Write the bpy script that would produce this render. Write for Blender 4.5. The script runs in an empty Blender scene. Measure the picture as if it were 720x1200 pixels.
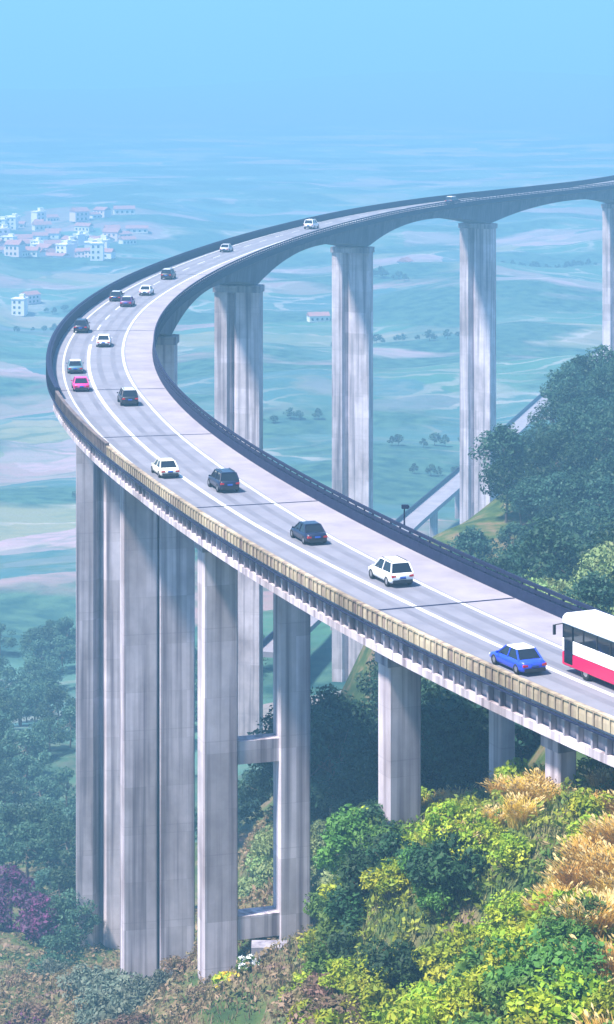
import bpy, math, random
import numpy as np
from mathutils import Vector, Matrix
random.seed(7)
rng = np.random.default_rng(11)
S = bpy.context.scene
COL = S.collection
R = math.radians

# ------------------------------------------------------------------ camera, sky, sun, exposure
CAMZ = 150.0
cam_d = bpy.data.cameras.new('camera')
cam = bpy.data.objects.new('camera', cam_d); COL.objects.link(cam)
cam.location = (0, 0, CAMZ); cam.rotation_euler = (R(90), 0, 0)
cam_d.sensor_width = 36; cam_d.sensor_fit = 'AUTO'
cam_d.lens = 36 * 3000 / 1200
cam_d.shift_y = -(600 - 55) / 1200
cam_d.clip_start = 1; cam_d.clip_end = 30000
S.camera = cam

SUN_EL, SUN_AZ = R(61), R(241)          # azimuth clockwise from +Y: behind the camera and to its left
world = bpy.data.worlds.new('World'); S.world = world; world.use_nodes = True
nt = world.node_tree; bg = nt.nodes['Background']
sky = nt.nodes.new('ShaderNodeTexSky'); sky.sky_type = 'NISHITA'; sky.sun_disc = False
sky.sun_elevation = SUN_EL; sky.sun_rotation = SUN_AZ
sky.altitude = 0; sky.air_density = 1.0; sky.dust_density = 0.0; sky.ozone_density = 10.0
nt.links.new(sky.outputs[0], bg.inputs[0]); bg.inputs[1].default_value = 0.115
sun_d = bpy.data.lights.new('sun', 'SUN'); sun_d.energy = 5.0; sun_d.angle = R(6); sun_d.color = (1, 0.93, 0.86)
sun = bpy.data.objects.new('sun', sun_d); COL.objects.link(sun)
sdir = Vector((math.sin(SUN_AZ) * math.cos(SUN_EL), math.cos(SUN_AZ) * math.cos(SUN_EL), math.sin(SUN_EL)))
sun.rotation_euler = sdir.to_track_quat('Z', 'Y').to_euler(); sun.location = (-200, -200, 400)
S.view_settings.view_transform = 'Standard'; S.view_settings.look = 'None'
S.view_settings.exposure = 1.55; S.view_settings.gamma = 1
HAZE_DENSITY = 0.00067
HAZE_COLOR = (0.255, 0.575, 0.84)

# ------------------------------------------------------------------ helpers
def link(o, parent=None):
    COL.objects.link(o)
    if parent: o.parent = parent
    return o
def tag(o, label=None, cat=None, group=None, kind=None):
    if label: o['label'] = label
    if cat: o['category'] = cat
    if group: o['group'] = group
    if kind: o['kind'] = kind
    return o
def thing(name, label, cat, loc=(0, 0, 0), rz=0, group=None):
    o = bpy.data.objects.new(name, None); o.location = loc; o.rotation_euler = (0, 0, rz); o.empty_display_size = 0.5
    link(o); return tag(o, label, cat, group)
def copy_tree(o, parent=None):
    c = o.copy(); COL.objects.link(c)
    if parent: c.parent = parent
    for ch in list(o.children): copy_tree(ch, c)
    return c

class MB:
    """collects shapes that become ONE mesh object"""
    def __init__(s): s.v = []; s.f = []
    def add(s, vs, fs):
        n = len(s.v); s.v += [tuple(v) for v in vs]; s.f += [tuple(i + n for i in f) for f in fs]; return s
    def box(s, c, d, rz=0):
        x, y, z = (k / 2 for k in d); M = Matrix.Rotation(rz, 3, 'Z'); c = Vector(c)
        p = [c + M @ Vector(q) for q in ((-x,-y,-z),(x,-y,-z),(x,y,-z),(-x,y,-z),(-x,-y,z),(x,-y,z),(x,y,z),(-x,y,z))]
        return s.add(p, [(3,2,1,0),(4,5,6,7),(0,1,5,4),(1,2,6,5),(2,3,7,6),(3,0,4,7)])
    def loft(s, rings, cap=True):
        n = len(rings[0]); vs = [p for r in rings for p in r]; fs = []
        for k in range(len(rings) - 1):
            for i in range(n):
                j = (i + 1) % n; fs.append((k*n+i, k*n+j, (k+1)*n+j, (k+1)*n+i))
        if cap: fs += [tuple(range(n))[::-1], tuple(range((len(rings)-1)*n, len(rings)*n))]
        return s.add(vs, fs)
    def cyl(s, a, b, r0, r1=None, n=10):
        a, b = Vector(a), Vector(b); r1 = r0 if r1 is None else r1
        q = (b - a).to_track_quat('Z', 'Y').to_matrix()
        ring = lambda c, r: [c + q @ Vector((r*math.cos(2*math.pi*i/n), r*math.sin(2*math.pi*i/n), 0)) for i in range(n)]
        return s.loft([ring(a, r0), ring(b, r1)])
    def build(s, name, mat, parent=None, smooth=False, bevel=0):
        me = bpy.data.meshes.new(name); me.from_pydata(s.v, [], s.f); me.update()
        me.materials.append(mat)
        if smooth: me.shade_smooth()
        o = link(bpy.data.objects.new(name, me), parent)
        import bmesh
        bm = bmesh.new(); bm.from_mesh(me); bmesh.ops.recalc_face_normals(bm, faces=bm.faces)
        if bevel:
            bmesh.ops.bevel(bm, geom=[e for e in bm.edges if len(e.link_faces) == 2 and e.calc_face_angle() > 0.6], offset=bevel, segments=2, affect='EDGES')
        bm.to_mesh(me); bm.free()
        return o

def mat(name, base, rough=0.7, var=None, scale=1.0, detail=6, metal=0, bump=0, rand=0, spec=0.5, stretch=None, coat=0, transl=None, lo=0.35, hi=0.65):
    m = bpy.data.materials.new(name); m.use_nodes = True; t = m.node_tree; N = t.nodes; L = t.links
    p = N['Principled BSDF']; p.inputs['Roughness'].default_value = rough; p.inputs['Metallic'].default_value = metal
    p.inputs['Specular IOR Level'].default_value = spec; p.inputs['Coat Weight'].default_value = coat
    p.inputs['Base Color'].default_value = (*base, 1)
    src = None
    if var is not None or bump:
        tc = N.new('ShaderNodeTexCoord'); mp = N.new('ShaderNodeMapping'); no = N.new('ShaderNodeTexNoise')
        L.new(tc.outputs['Object'], mp.inputs[0]); L.new(mp.outputs[0], no.inputs[0])
        if stretch: mp.inputs['Scale'].default_value = stretch
        no.inputs['Scale'].default_value = scale; no.inputs['Detail'].default_value = detail; no.inputs['Roughness'].default_value = 0.62
        if var is not None:
            cr = N.new('ShaderNodeValToRGB'); cr.color_ramp.elements[0].position = lo; cr.color_ramp.elements[1].position = hi
            cr.color_ramp.elements[0].color = (*base, 1); cr.color_ramp.elements[1].color = (*var, 1)
            L.new(no.outputs[0], cr.inputs[0]); src = cr.outputs[0]
        if bump:
            b = N.new('ShaderNodeBump'); b.inputs['Strength'].default_value = bump; b.inputs['Distance'].default_value = 0.05
            L.new(no.outputs[0], b.inputs['Height']); L.new(b.outputs[0], p.inputs['Normal'])
    if rand:
        oi = N.new('ShaderNodeObjectInfo'); hs = N.new('ShaderNodeHueSaturation'); mr = N.new('ShaderNodeMapRange'); mr2 = N.new('ShaderNodeMapRange')
        mr.inputs['To Min'].default_value = 1 - rand; mr.inputs['To Max'].default_value = 1 + rand
        mr2.inputs['To Min'].default_value = 0.5 - rand * 0.09; mr2.inputs['To Max'].default_value = 0.5 + rand * 0.09
        L.new(oi.outputs['Random'], mr.inputs[0]); L.new(oi.outputs['Random'], mr2.inputs[0])
        L.new(mr.outputs[0], hs.inputs['Value']); L.new(mr2.outputs[0], hs.inputs['Hue'])
        if src: L.new(src, hs.inputs['Color'])
        else: hs.inputs['Color'].default_value = (*base, 1)
        src = hs.outputs[0]
    if src: L.new(src, p.inputs['Base Color'])
    if transl:
        tr = N.new('ShaderNodeBsdfTranslucent'); mx = N.new('ShaderNodeMixShader'); mx.inputs[0].default_value = transl
        if src: L.new(src, tr.inputs[0])
        else: tr.inputs[0].default_value = (*base, 1)
        L.new(p.outputs[0], mx.inputs[1]); L.new(tr.outputs[0], mx.inputs[2]); L.new(mx.outputs[0], N['Material Output'].inputs[0])
    return m

def concrete(name, a, b, stain, joint=9.3):
    """board-marked concrete: soft mottling, vertical water streaks, thin pour joints at regular heights"""
    m = mat(name, a, 0.85, b, 0.35, bump=0.15); t = m.node_tree; N = t.nodes; L = t.links
    p = N['Principled BSDF']; base = p.inputs['Base Color'].links[0].from_socket
    tc = N.new('ShaderNodeTexCoord'); mp = N.new('ShaderNodeMapping'); mp.inputs['Scale'].default_value = (1.5, 1.5, 0.035)
    no = N.new('ShaderNodeTexNoise'); no.inputs['Scale'].default_value = 1.0; no.inputs['Detail'].default_value = 5
    L.new(tc.outputs['Object'], mp.inputs[0]); L.new(mp.outputs[0], no.inputs[0])
    cr = N.new('ShaderNodeValToRGB'); cr.color_ramp.elements[0].position = 0.46; cr.color_ramp.elements[1].position = 0.70
    L.new(no.outputs[0], cr.inputs[0])
    mx = N.new('ShaderNodeMix'); mx.data_type = 'RGBA'; mx.inputs[7].default_value = (*stain, 1)
    ml = N.new('ShaderNodeMath'); ml.operation = 'MULTIPLY'; ml.inputs[1].default_value = 0.9
    L.new(cr.outputs[0], ml.inputs[0]); L.new(ml.outputs[0], mx.inputs[0]); L.new(base, mx.inputs[6])
    out = mx.outputs[2]
    # formwork panels: each pour a slightly different grey, and blotches of damp
    cx_ = N.new('ShaderNodeCombineXYZ'); s3 = N.new('ShaderNodeSeparateXYZ'); L.new(tc.outputs['Object'], s3.inputs[0])
    ad = N.new('ShaderNodeMath'); ad.operation = 'ADD'; L.new(s3.outputs[0], ad.inputs[0]); L.new(s3.outputs[1], ad.inputs[1])
    L.new(ad.outputs[0], cx_.inputs[0]); L.new(s3.outputs[2], cx_.inputs[1])
    bk = N.new('ShaderNodeTexBrick'); bk.offset = 0.0; bk.inputs['Scale'].default_value = 1; bk.inputs['Brick Width'].default_value = 2.4; bk.inputs['Row Height'].default_value = 4.6; bk.inputs['Mortar Size'].default_value = 0.012
    bk.inputs['Color1'].default_value = (.80, .78, .76, 1); bk.inputs['Color2'].default_value = (1.06, 1.05, 1.04, 1); bk.inputs['Mortar'].default_value = (.70, .68, .68, 1)
    L.new(cx_.outputs[0], bk.inputs[0])
    mp2 = N.new('ShaderNodeMapping'); mp2.inputs['Scale'].default_value = (.22, .22, .09); n2 = N.new('ShaderNodeTexNoise'); n2.inputs['Scale'].default_value = 1; n2.inputs['Detail'].default_value = 7
    L.new(tc.outputs['Object'], mp2.inputs[0]); L.new(mp2.outputs[0], n2.inputs[0])
    r2 = N.new('ShaderNodeValToRGB'); r2.color_ramp.elements[0].position = .36; r2.color_ramp.elements[0].color = (.66, .63, .62, 1); r2.color_ramp.elements[1].position = .56; r2.color_ramp.elements[1].color = (1, 1, 1, 1); L.new(n2.outputs[0], r2.inputs[0])
    for q_ in (bk.outputs[0], r2.outputs[0]):
        mm = N.new('ShaderNodeMix'); mm.data_type = 'RGBA'; mm.blend_type = 'MULTIPLY'; mm.inputs[0].default_value = 1; L.new(out, mm.inputs[6]); L.new(q_, mm.inputs[7]); out = mm.outputs[2]
    if joint:
        sp = N.new('ShaderNodeSeparateXYZ'); L.new(tc.outputs['Object'], sp.inputs[0])
        md = N.new('ShaderNodeMath'); md.operation = 'PINGPONG'; md.inputs[1].default_value = joint / 2; L.new(sp.outputs[2], md.inputs[0])
        lt = N.new('ShaderNodeMath'); lt.operation = 'LESS_THAN'; lt.inputs[1].default_value = 0.05; L.new(md.outputs[0], lt.inputs[0])
        m2 = N.new('ShaderNodeMath'); m2.operation = 'MULTIPLY'; m2.inputs[1].default_value = 0.22; L.new(lt.outputs[0], m2.inputs[0])
        mj = N.new('ShaderNodeMix'); mj.data_type = 'RGBA'; mj.inputs[7].default_value = (*stain, 1)
        L.new(m2.outputs[0], mj.inputs[0]); L.new(out, mj.inputs[6]); out = mj.outputs[2]
    L.new(out, p.inputs['Base Color'])
    return m

M = {}
M['pier'] = concrete('pier_concrete', (0.52, 0.455, 0.50), (0.68, 0.60, 0.645), (0.17, 0.13, 0.16))
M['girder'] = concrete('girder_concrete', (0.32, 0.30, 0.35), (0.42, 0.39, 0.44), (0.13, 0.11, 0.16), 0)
M['parapet'] = concrete('parapet_concrete', (0.38, 0.31, 0.20), (0.47, 0.39, 0.27), (0.15, 0.09, 0.09), 0)
M['box'] = concrete('shade_toned_box_girder', (0.07, 0.072, 0.115), (0.11, 0.11, 0.16), (0.035, 0.035, 0.065), 0)  # concrete darkened to navy: the shade under the slab is in the colour
M['brown'] = mat('weathered_brown_parapet', (0.075, 0.055, 0.06), .85, (0.15, 0.11, 0.095), .6)
M['dark_steel'] = mat('painted_dark_steel', (0.007, 0.010, 0.034), 0.8, (0.014, 0.018, 0.05), 1.5, spec=.2)
M['asphalt'] = mat('worn_asphalt', (0.145, 0.145, 0.175), 0.9, (0.19, 0.188, 0.22), 0.25, bump=0.05)
M['worn'] = mat('tyre_polished_asphalt', (0.12, 0.12, 0.147), 0.8, (0.155, 0.153, 0.18), 0.2)
M['shoulder'] = mat('pale_shoulder_paving', (0.205, 0.185, 0.215), 0.9, (0.27, 0.245, 0.275), 0.3)
M['paint'] = mat('road_paint', (0.62, 0.62, 0.61), 0.7, (0.42, 0.42, 0.42), 0.8)

# ------------------------------------------------------------------ bridge centre line (plan view): curvature every 86.7 m
KN = [0.405, 0.159, 0.261, 0.185, 0.103, 0.137, 0.331, -0.331, -0.22, 0.0]
DECK = CAMZ - 38.0
HW = 6.0
_s = np.arange(0, 781.0, 1.0)
_k = np.interp(_s, np.linspace(0, 780, 10), KN) / 100
_a = -0.57 + np.concatenate([[0], np.cumsum((_k[1:] + _k[:-1]) / 2)])
_x = 35.2 + np.concatenate([[0], np.cumsum((np.sin(_a[1:]) + np.sin(_a[:-1])) / 2)])
_y = 122.7 + np.concatenate([[0], np.cumsum((np.cos(_a[1:]) + np.cos(_a[:-1])) / 2)])
S0, S1 = -45.0, 760.0
def head(s): return float(np.interp(s, _s, _a))
def at(s, u=0.0, z=0.0):
    a = head(s); x = float(np.interp(s, _s, _x)); y = float(np.interp(s, _s, _y))
    if s < 0: x += s * math.sin(a); y += s * math.cos(a)
    if u < -5.3: u -= 0.95 * float(np.interp(s, [115, 175, 300, 420], [0, 1, 1, 0]))      # the deck is a little wider round the bend
    return Vector((x + u * math.cos(a), y - u * math.sin(a), DECK + z))
def stations(a, b, d): 
    n = max(1, int(round((b - a) / d))); return [a + (b - a) * i / n for i in range(n + 1)]
def sweep(mb, a, b, d, sec, cap=True):
    return mb.loft([[at(s, u, z) for (u, z) in (sec(s) if callable(sec) else sec)] for s in stations(a, b, d)], cap)
def rect(u0, u1, z0, z1): return [(u0, z0), (u1, z0), (u1, z1), (u0, z1)]

# ------------------------------------------------------------------ terrain
PTS = [  # x, depth y, height relative to the camera
 (15,110,-40),(30,105,-39),(20,148,-42.3),(28,150,-41.8),(35,150,-41.8),(14,150,-43.3),(17,128,-41),(28,128,-40),(60,140,-41),(50,170,-44),(8,150,-46),(11,168,-49.5),(12,190,-57),(6.5,173,-52),
 (6,135,-52),(2,160,-62),(0,185,-66),(-1,214,-73),(-5,210,-76),(-7,200,-77),(-13,240,-90),(-16,250,-92),(-13,200,-79),(-20,215,-86),
 (-4,170,-70),(-8,160,-74),(-14,150,-78),(-30,180,-86),(-30,230,-91),(-22,300,-106),(-28,280,-102),(-34,330,-112),(-44,430,-122),(-58,560,-138),(-33,290,-104),
 (-60,300,-112),(-90,450,-130),(-10,330,-112),(-10,400,-124),(0,300,-95),(-22,400,-126),(-14,470,-131),(-40,620,-140),(10,560,-140),(45,640,-140),(0,480,-132),
 (22,200,-51),(22,230,-53),(34,250,-54),(55,240,-50),(48,420,-62),(56,430,-61),(40,380,-63),(27.6,360,-69),(20,320,-73),(24,280,-62),(60,330,-58),(90,400,-58),(70,470,-66),
 (3.5,260,-78),(12.7,205,-60),(6,230,-72),(6.6,330,-96),(12,300,-84),(14,260,-72),(110,300,-46),(45,520,-110),(90,560,-95),(22,420,-108),(140,650,-110),
 (20,80,-42),(0,90,-55),(-20,100,-72),(-60,120,-84),(60,70,-42),(120,150,-43),(-60,200,-92),(0,40,-48),(60,20,-46),(-60,40,-70),
 (-120,250,-112),(-200,400,-138),(-120,700,-141),(60,760,-141),(200,800,-138),(0,900,-142),(-300,900,-142),(300,1000,-140),(0,1300,-142),(-500,1500,-140),(500,1500,-135),
 (0,2000,-142),(-800,2400,-130),(800,2300,-120),(0,2800,-138)]
P_ = np.array(PTS, float); 
def ground_rel(x, y):
    x = np.asarray(x, float); y = np.asarray(y, float)
    sc = np.clip(y, 60, 1e9)
    X = x[..., None]; Y = y[..., None]
    loc = 0.05 * np.clip((P_[:, 1] + 60), 100, 2500)
    d2 = (X - P_[:, 0]) ** 2 + ((Y - P_[:, 1]) * 0.75) ** 2
    w = 1 / (d2 / loc ** 2 + 0.18) ** 2.2 
    z = (w * P_[:, 2]).sum(-1) / w.sum(-1)
    r = np.hypot(x * 0.8, y)
    far = np.clip((r - 2700) / 2600, 0, 1); far = far * far * (3 - 2 * far)
    ridge = (0.55 + 0.28 * np.sin(x / 610 + 1.3) + 0.17 * np.sin(x / 247 + y / 900)) * 90
    z = z * (1 - far) + (-140 + ridge) * far
    z = z + (0.35 * np.sin(x / 2.7 + y / 4.1) + 0.3 * np.sin(x / 1.3 - y / 2.2)) * np.clip(400 / np.maximum(y, 1) - 0.8, 0, 1)
    far_on = np.clip((y - 560) / 500, 0, 1) * np.clip((2900 - y) / 800, 0, 1)
    z = z + far_on * (9 * np.sin(x / 83 + y / 171 + 1) * np.sin(y / 127 - x / 210) + 5 * np.sin(x / 37 - y / 61) * np.sin(y / 49 + x / 95))
    z = z + 1.1 * np.sin(x / 13 + y / 29) * np.sin(y / 17 - x / 23) * (y < 2600)
    return z
def gz(x, y): return float(ground_rel(np.array([x]), np.array([y]))[0]) + CAMZ

def mono(a, b, n, p):
    t = np.linspace(0, 1, n); return a + (b - a) * t ** p
gx = np.concatenate([-mono(70, 2600, 60, 2.2)[::-1], np.linspace(-70, 130, 150)[1:-1], mono(130, 2600, 60, 2.2)])
gy = np.concatenate([np.linspace(-120, 60, 14)[:-1], np.linspace(60, 700, 250)[:-1], mono(700, 5600, 150, 1.5)])
GX, GY = np.meshgrid(gx, gy)
GZ = np.concatenate([ground_rel(GX[i:i+40], GY[i:i+40]) for i in range(0, len(gy), 40)]) + CAMZ
nx, ny = len(gx), len(gy)
idx = np.arange(nx * ny).reshape(ny, nx)
quads = np.stack([idx[:-1, :-1], idx[:-1, 1:], idx[1:, 1:], idx[1:, :-1]], -1).reshape(-1, 4)
gm = bpy.data.meshes.new('ground'); gm.from_pydata(np.stack([GX, GY, GZ], -1).reshape(-1, 3).tolist(), [], quads.tolist()); gm.shade_smooth()
ground = link(bpy.data.objects.new('ground', gm)); tag(ground, 'valley floor and hill slopes with fields and bare soil', 'ground', kind='structure')

def ground_material():
    m = bpy.data.materials.new('valley_ground'); m.use_nodes = True; t = m.node_tree; N = t.nodes; L = t.links
    p = N['Principled BSDF']; p.inputs['Roughness'].default_value = 0.95; p.inputs['Specular IOR Level'].default_value = 0.1
    tc = N.new('ShaderNodeTexCoord')
    def noise(scale, det=5, st=(1, 1, 1)):
        mp = N.new('ShaderNodeMapping'); mp.inputs['Scale'].default_value = st; n = N.new('ShaderNodeTexNoise'); n.inputs['Scale'].default_value = scale; n.inputs['Detail'].default_value = det
        L.new(tc.outputs['Object'], mp.inputs[0]); L.new(mp.outputs[0], n.inputs[0]); return n
    def ramp(sock, stops, interp='LINEAR'):
        r = N.new('ShaderNodeValToRGB'); r.color_ramp.interpolation = interp; e = r.color_ramp.elements
        while len(e) < len(stops): e.new(0.5)
        for k, (pos, c) in enumerate(stops): e[k].position = pos; e[k].color = (*c, 1)
        L.new(sock, r.inputs[0]); return r.outputs[0]
    def mix(f, a, b):
        x = N.new('ShaderNodeMix'); x.data_type = 'RGBA'; L.new(f, x.inputs[0]); L.new(a, x.inputs[6]); L.new(b, x.inputs[7]); return x.outputs[2]
    # near slopes: olive scrub with dry soil
    near = ramp(noise(0.35, 8).outputs[0], [(0.3, (0.025, 0.05, 0.02)), (0.46, (0.05, 0.08, 0.025)), (0.6, (0.13, 0.105, 0.055)), (0.72, (0.17, 0.105, 0.10))])
    # fields: long strips of crop or soil colour, with haze blue-green mixed in
    mp = N.new('ShaderNodeMapping'); mp.inputs['Scale'].default_value = (0.0085, 0.015, 0); mp.inputs['Rotation'].default_value = (0, 0, 0.35)
    wob = noise(0.02, 7); vm = N.new('ShaderNodeVectorMath'); vm.operation = 'MULTIPLY_ADD'; vm.inputs[1].default_value = (60, 60, 0)
    L.new(wob.outputs['Color'], vm.inputs[0]); L.new(tc.outputs['Object'], vm.inputs[2]); L.new(vm.outputs[0], mp.inputs[0])
    vo = N.new('ShaderNodeTexVoronoi'); vo.inputs['Scale'].default_value = 1; L.new(mp.outputs[0], vo.inputs[0])
    sx = N.new('ShaderNodeSeparateColor'); L.new(vo.outputs['Color'], sx.inputs[0])
    field = ramp(sx.outputs[0], [(0.0, (0.05, 0.14, 0.10)), (0.16, (0.27, 0.18, 0.19)), (0.30, (0.05, 0.14, 0.09)), (0.42, (0.20, 0.20, 0.13)), (0.54, (0.04, 0.11, 0.12)), (0.66, (0.33, 0.23, 0.26)), (0.80, (0.07, 0.16, 0.13))], 'CONSTANT')
    ve = N.new('ShaderNodeTexVoronoi'); ve.feature = 'DISTANCE_TO_EDGE'; ve.inputs['Scale'].default_value = 2.6; L.new(mp.outputs[0], ve.inputs[0])
    edge = ramp(ve.outputs[0], [(0.0, (1, 1, 1)), (0.028, (1, 1, 1)), (0.05, (0, 0, 0))])
    em = N.new('ShaderNodeMath'); em.operation = 'MULTIPLY'; em.inputs[1].default_value = 0.55; L.new(edge, em.inputs[0])
    v2 = N.new('ShaderNodeTexVoronoi'); v2.inputs['Scale'].default_value = 2.6; L.new(mp.outputs[0], v2.inputs[0])
    s2 = N.new('ShaderNodeSeparateColor'); L.new(v2.outputs['Color'], s2.inputs[0])
    e2 = N.new('ShaderNodeMath'); e2.operation = 'MULTIPLY'; e2.inputs[1].default_value = 0.5; L.new(s2.outputs[1], e2.inputs[0])
    field = mix(e2.outputs[0], field, ramp(s2.outputs[0], [(0.0, (0.05, 0.12, 0.07)), (0.35, (0.06, 0.13, 0.09)), (0.6, (0.22, 0.17, 0.17)), (0.8, (0.04, 0.10, 0.10))], 'CONSTANT'))
    field = mix(em.outputs[0], field, ramp(noise(0.01, 3).outputs[0], [(0.4, (0.42, 0.36, 0.34)), (0.6, (0.03, 0.08, 0.05))]))
    det = ramp(noise(0.12, 6, (1, 2.2, 1)).outputs[0], [(0.38, (0, 0, 0)), (0.62, (1, 1, 1))])
    ml = N.new('ShaderNodeMath'); ml.operation = 'MULTIPLY'; ml.inputs[1].default_value = 0.38; L.new(det, ml.inputs[0])
    field = mix(ml.outputs[0], field, ramp(noise(0.05, 5).outputs[0], [(0.4, (0.03, 0.10, 0.09)), (0.6, (0.18, 0.19, 0.17))]))
    wood = ramp(noise(0.0075, 8, (1, 1.5, 1)).outputs[0], [(0.49, (0, 0, 0)), (0.56, (1, 1, 1))])
    field = mix(wood, field, ramp(noise(0.16, 6).outputs[0], [(0.35, (0.018, 0.06, 0.055)), (0.65, (0.055, 0.12, 0.085))]))
    gp = N.new('ShaderNodeSeparateXYZ'); L.new(tc.outputs['Object'], gp.inputs[0])
    mr = N.new('ShaderNodeMapRange'); mr.inputs['From Min'].default_value = 40; mr.inputs['From Max'].default_value = 22; L.new(gp.outputs[2], mr.inputs[0])
    L.new(mix(mr.outputs[0], near, field), p.inputs['Base Color'])
    b = N.new('ShaderNodeBump'); b.inputs['Strength'].default_value = 0.5; b.inputs['Distance'].default_value = 0.4
    L.new(noise(0.8, 8).outputs[0], b.inputs['Height']); L.new(b.outputs[0], p.inputs['Normal'])
    return m
gm.materials.append(ground_material())

# ------------------------------------------------------------------ haze: one closed box round everything, its surface empty
hb = MB().box((0, 5850, (-12 + 360) / 2), (5800, 12300, 372))
hm = bpy.data.materials.new('haze_air'); hm.use_nodes = True; t = hm.node_tree; t.nodes.remove(t.nodes['Principled BSDF'])
pv = t.nodes.new('ShaderNodeVolumePrincipled'); pv.inputs['Density'].default_value = HAZE_DENSITY; pv.inputs['Color'].default_value = (*HAZE_COLOR, 1)
pv.inputs['Anisotropy'].default_value = 0.0
t.links.new(pv.outputs[0], t.nodes['Material Output'].inputs['Volume'])
haze = hb.build('haze', hm); tag(haze, 'pale blue haze filling the valley air', 'haze', kind='stuff')

# ------------------------------------------------------------------ the viaduct
SPLIT = 172.0
via = thing('viaduct', 'tall curved concrete motorway viaduct sweeping across the hazy valley on slender piers', 'viaduct', (0, 0, 0))
WIDE = [190, 277, 360, 453, 535, 625, 712]
# deck slab
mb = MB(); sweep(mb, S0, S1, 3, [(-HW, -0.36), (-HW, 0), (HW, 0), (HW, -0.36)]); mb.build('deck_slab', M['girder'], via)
# approach girders: outer and inner edge beams with vertical ribs, bottom flange
for sg in (-1, 1):
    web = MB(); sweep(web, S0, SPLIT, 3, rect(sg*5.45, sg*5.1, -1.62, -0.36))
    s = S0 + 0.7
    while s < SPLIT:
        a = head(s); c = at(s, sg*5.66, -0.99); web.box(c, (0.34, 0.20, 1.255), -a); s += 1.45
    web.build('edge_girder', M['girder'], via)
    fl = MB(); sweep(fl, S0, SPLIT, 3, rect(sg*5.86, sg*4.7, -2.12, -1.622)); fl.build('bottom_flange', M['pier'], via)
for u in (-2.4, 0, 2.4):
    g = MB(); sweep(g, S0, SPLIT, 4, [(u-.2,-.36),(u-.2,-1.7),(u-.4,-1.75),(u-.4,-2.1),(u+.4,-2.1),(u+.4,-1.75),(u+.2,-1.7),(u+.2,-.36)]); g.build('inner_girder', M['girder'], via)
# main spans: box girder deepening over the piers
def depth(s):
    d = min(abs(s - q) for q in WIDE)
    sp = sorted(WIDE, key=lambda q: abs(q - s))[:2]; half = max(30, abs(sp[0] - sp[1]) / 2)
    k = min(1, d / half)
    return 2.4 + 3.4 * (1 - k) ** 2.0
def boxsec(s):
    d = depth(s); return [(-5.3,-.36),(-3.9,-.85),(-3.5,-d),(3.5,-d),(3.9,-.85),(5.3,-.36)]
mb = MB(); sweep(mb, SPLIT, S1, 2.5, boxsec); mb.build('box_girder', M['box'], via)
# outer parapet: tan concrete wall with ribs and a dark rail along its inside
def parapet(a, b, h, m, lab, wi=0.0):
    q = MB(); sweep(q, a, b, 3, [(-6.12,-.18),(-6.0,-.18),(-6.0,.001),(-5.72+wi,.001),(-5.72+wi,.25),(-5.86+wi,h),(-6.08,h),(-6.12,.25)])
    o = q.build('parapet', m, via); o['label'] = lab
    rb = MB(); s = a + .5                                   # ribs cast with the wall, one mesh with its coping
    sweep(rb, a, b, 3, rect(-6.16, -5.82, h + .001, h + .11))
    while s < min(b, 330):
        rb.box(at(s, -6.15, h/2 - .06), (.08, .11, h + .16), -head(s)); s += .8
    rb.build('coping', m, o)
parapet(S0, 128, .60, M['parapet'], 'tan concrete parapet with ribs along the near outer edge')
parapet(128.002, 165, .85, M['brown'], 'brown weathered parapet where the deck starts to bend')
parapet(165.002, S1, 1.2, M['dark_steel'], 'dark painted crash wall along the far outer edge', .3)
led = MB(); sweep(led, S0, S1, 3, rect(-6.2, -6.001, -.5, -.425)); led.build('ledge_shadow_strip', M['dark_steel'], via)  # dark ledge strip standing in for the shadow line below the parapet
def rail(name, u, zs, post_h, d=2.0, th=.09, hh=.15, uo=0.0, s1=S1, label=None):
    r = MB()
    for z in zs: sweep(r, S0, s1, 3, rect(u - th/2, u + th/2, z - hh/2, z + hh/2))
    s = S0 + .3
    while s < s1:
        r.box(at(s, u + uo, post_h/2), (.12, .12, post_h - .002), -head(s)); s += d
    o = r.build(name, M['dark_steel'], via)
    if label: o['label'] = label
    return o
# inner parapet: dark low wall with two rails
ip = MB(); sweep(ip, S0, S1, 3, [(5.7,.001),(6.05,.001),(6.05,-.34),(6.09,-.34),(6.09,.72),(5.78,.72)]); ip.build('parapet', M['dark_steel'], via)['label'] = 'dark painted crash wall along the inner edge'
rail('guard_rail', 5.92, (.95, 1.36), 1.42, hh=.24, th=.16)
# expansion-joint plate over a pier
# piers of the main spans: one broad shaft, its outer third folded back
def loc_rings(s, sec, z0, z1):
    a = head(s)
    return [[at(s, u, 0) + Vector((-v*math.sin(a), -v*math.cos(a), z - DECK)) for (u, v) in sec] for z in (z1, z0)]   # v towards the camera end of the road
def wide_pier(s, base, w=8.4, th=3.4):
    if s == WIDE[0]: w = 7.2
    h = w / 2
    sec = [(-h, th/2), (-h*.45, th/2-.15), (-h*.22, th/2-1.5), (-h*.02, th/2-.1), (h, th/2), (h, -th/2), (-h, -th/2)]
    p = MB().loft(loc_rings(s, sec, base, DECK - depth(s) + .05)).build('pier', M['pier'], via)
    a = head(s)
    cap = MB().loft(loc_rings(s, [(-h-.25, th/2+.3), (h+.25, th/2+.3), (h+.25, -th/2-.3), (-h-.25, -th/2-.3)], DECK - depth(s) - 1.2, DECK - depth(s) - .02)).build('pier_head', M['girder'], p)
    return p
for s in WIDE:
    c = at(s); lo = min(gz(c.x + dx, c.y + dy) for dx in (-5, 0, 5) for dy in (-3, 3)) - 2
    wide_pier(s, lo)
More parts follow.
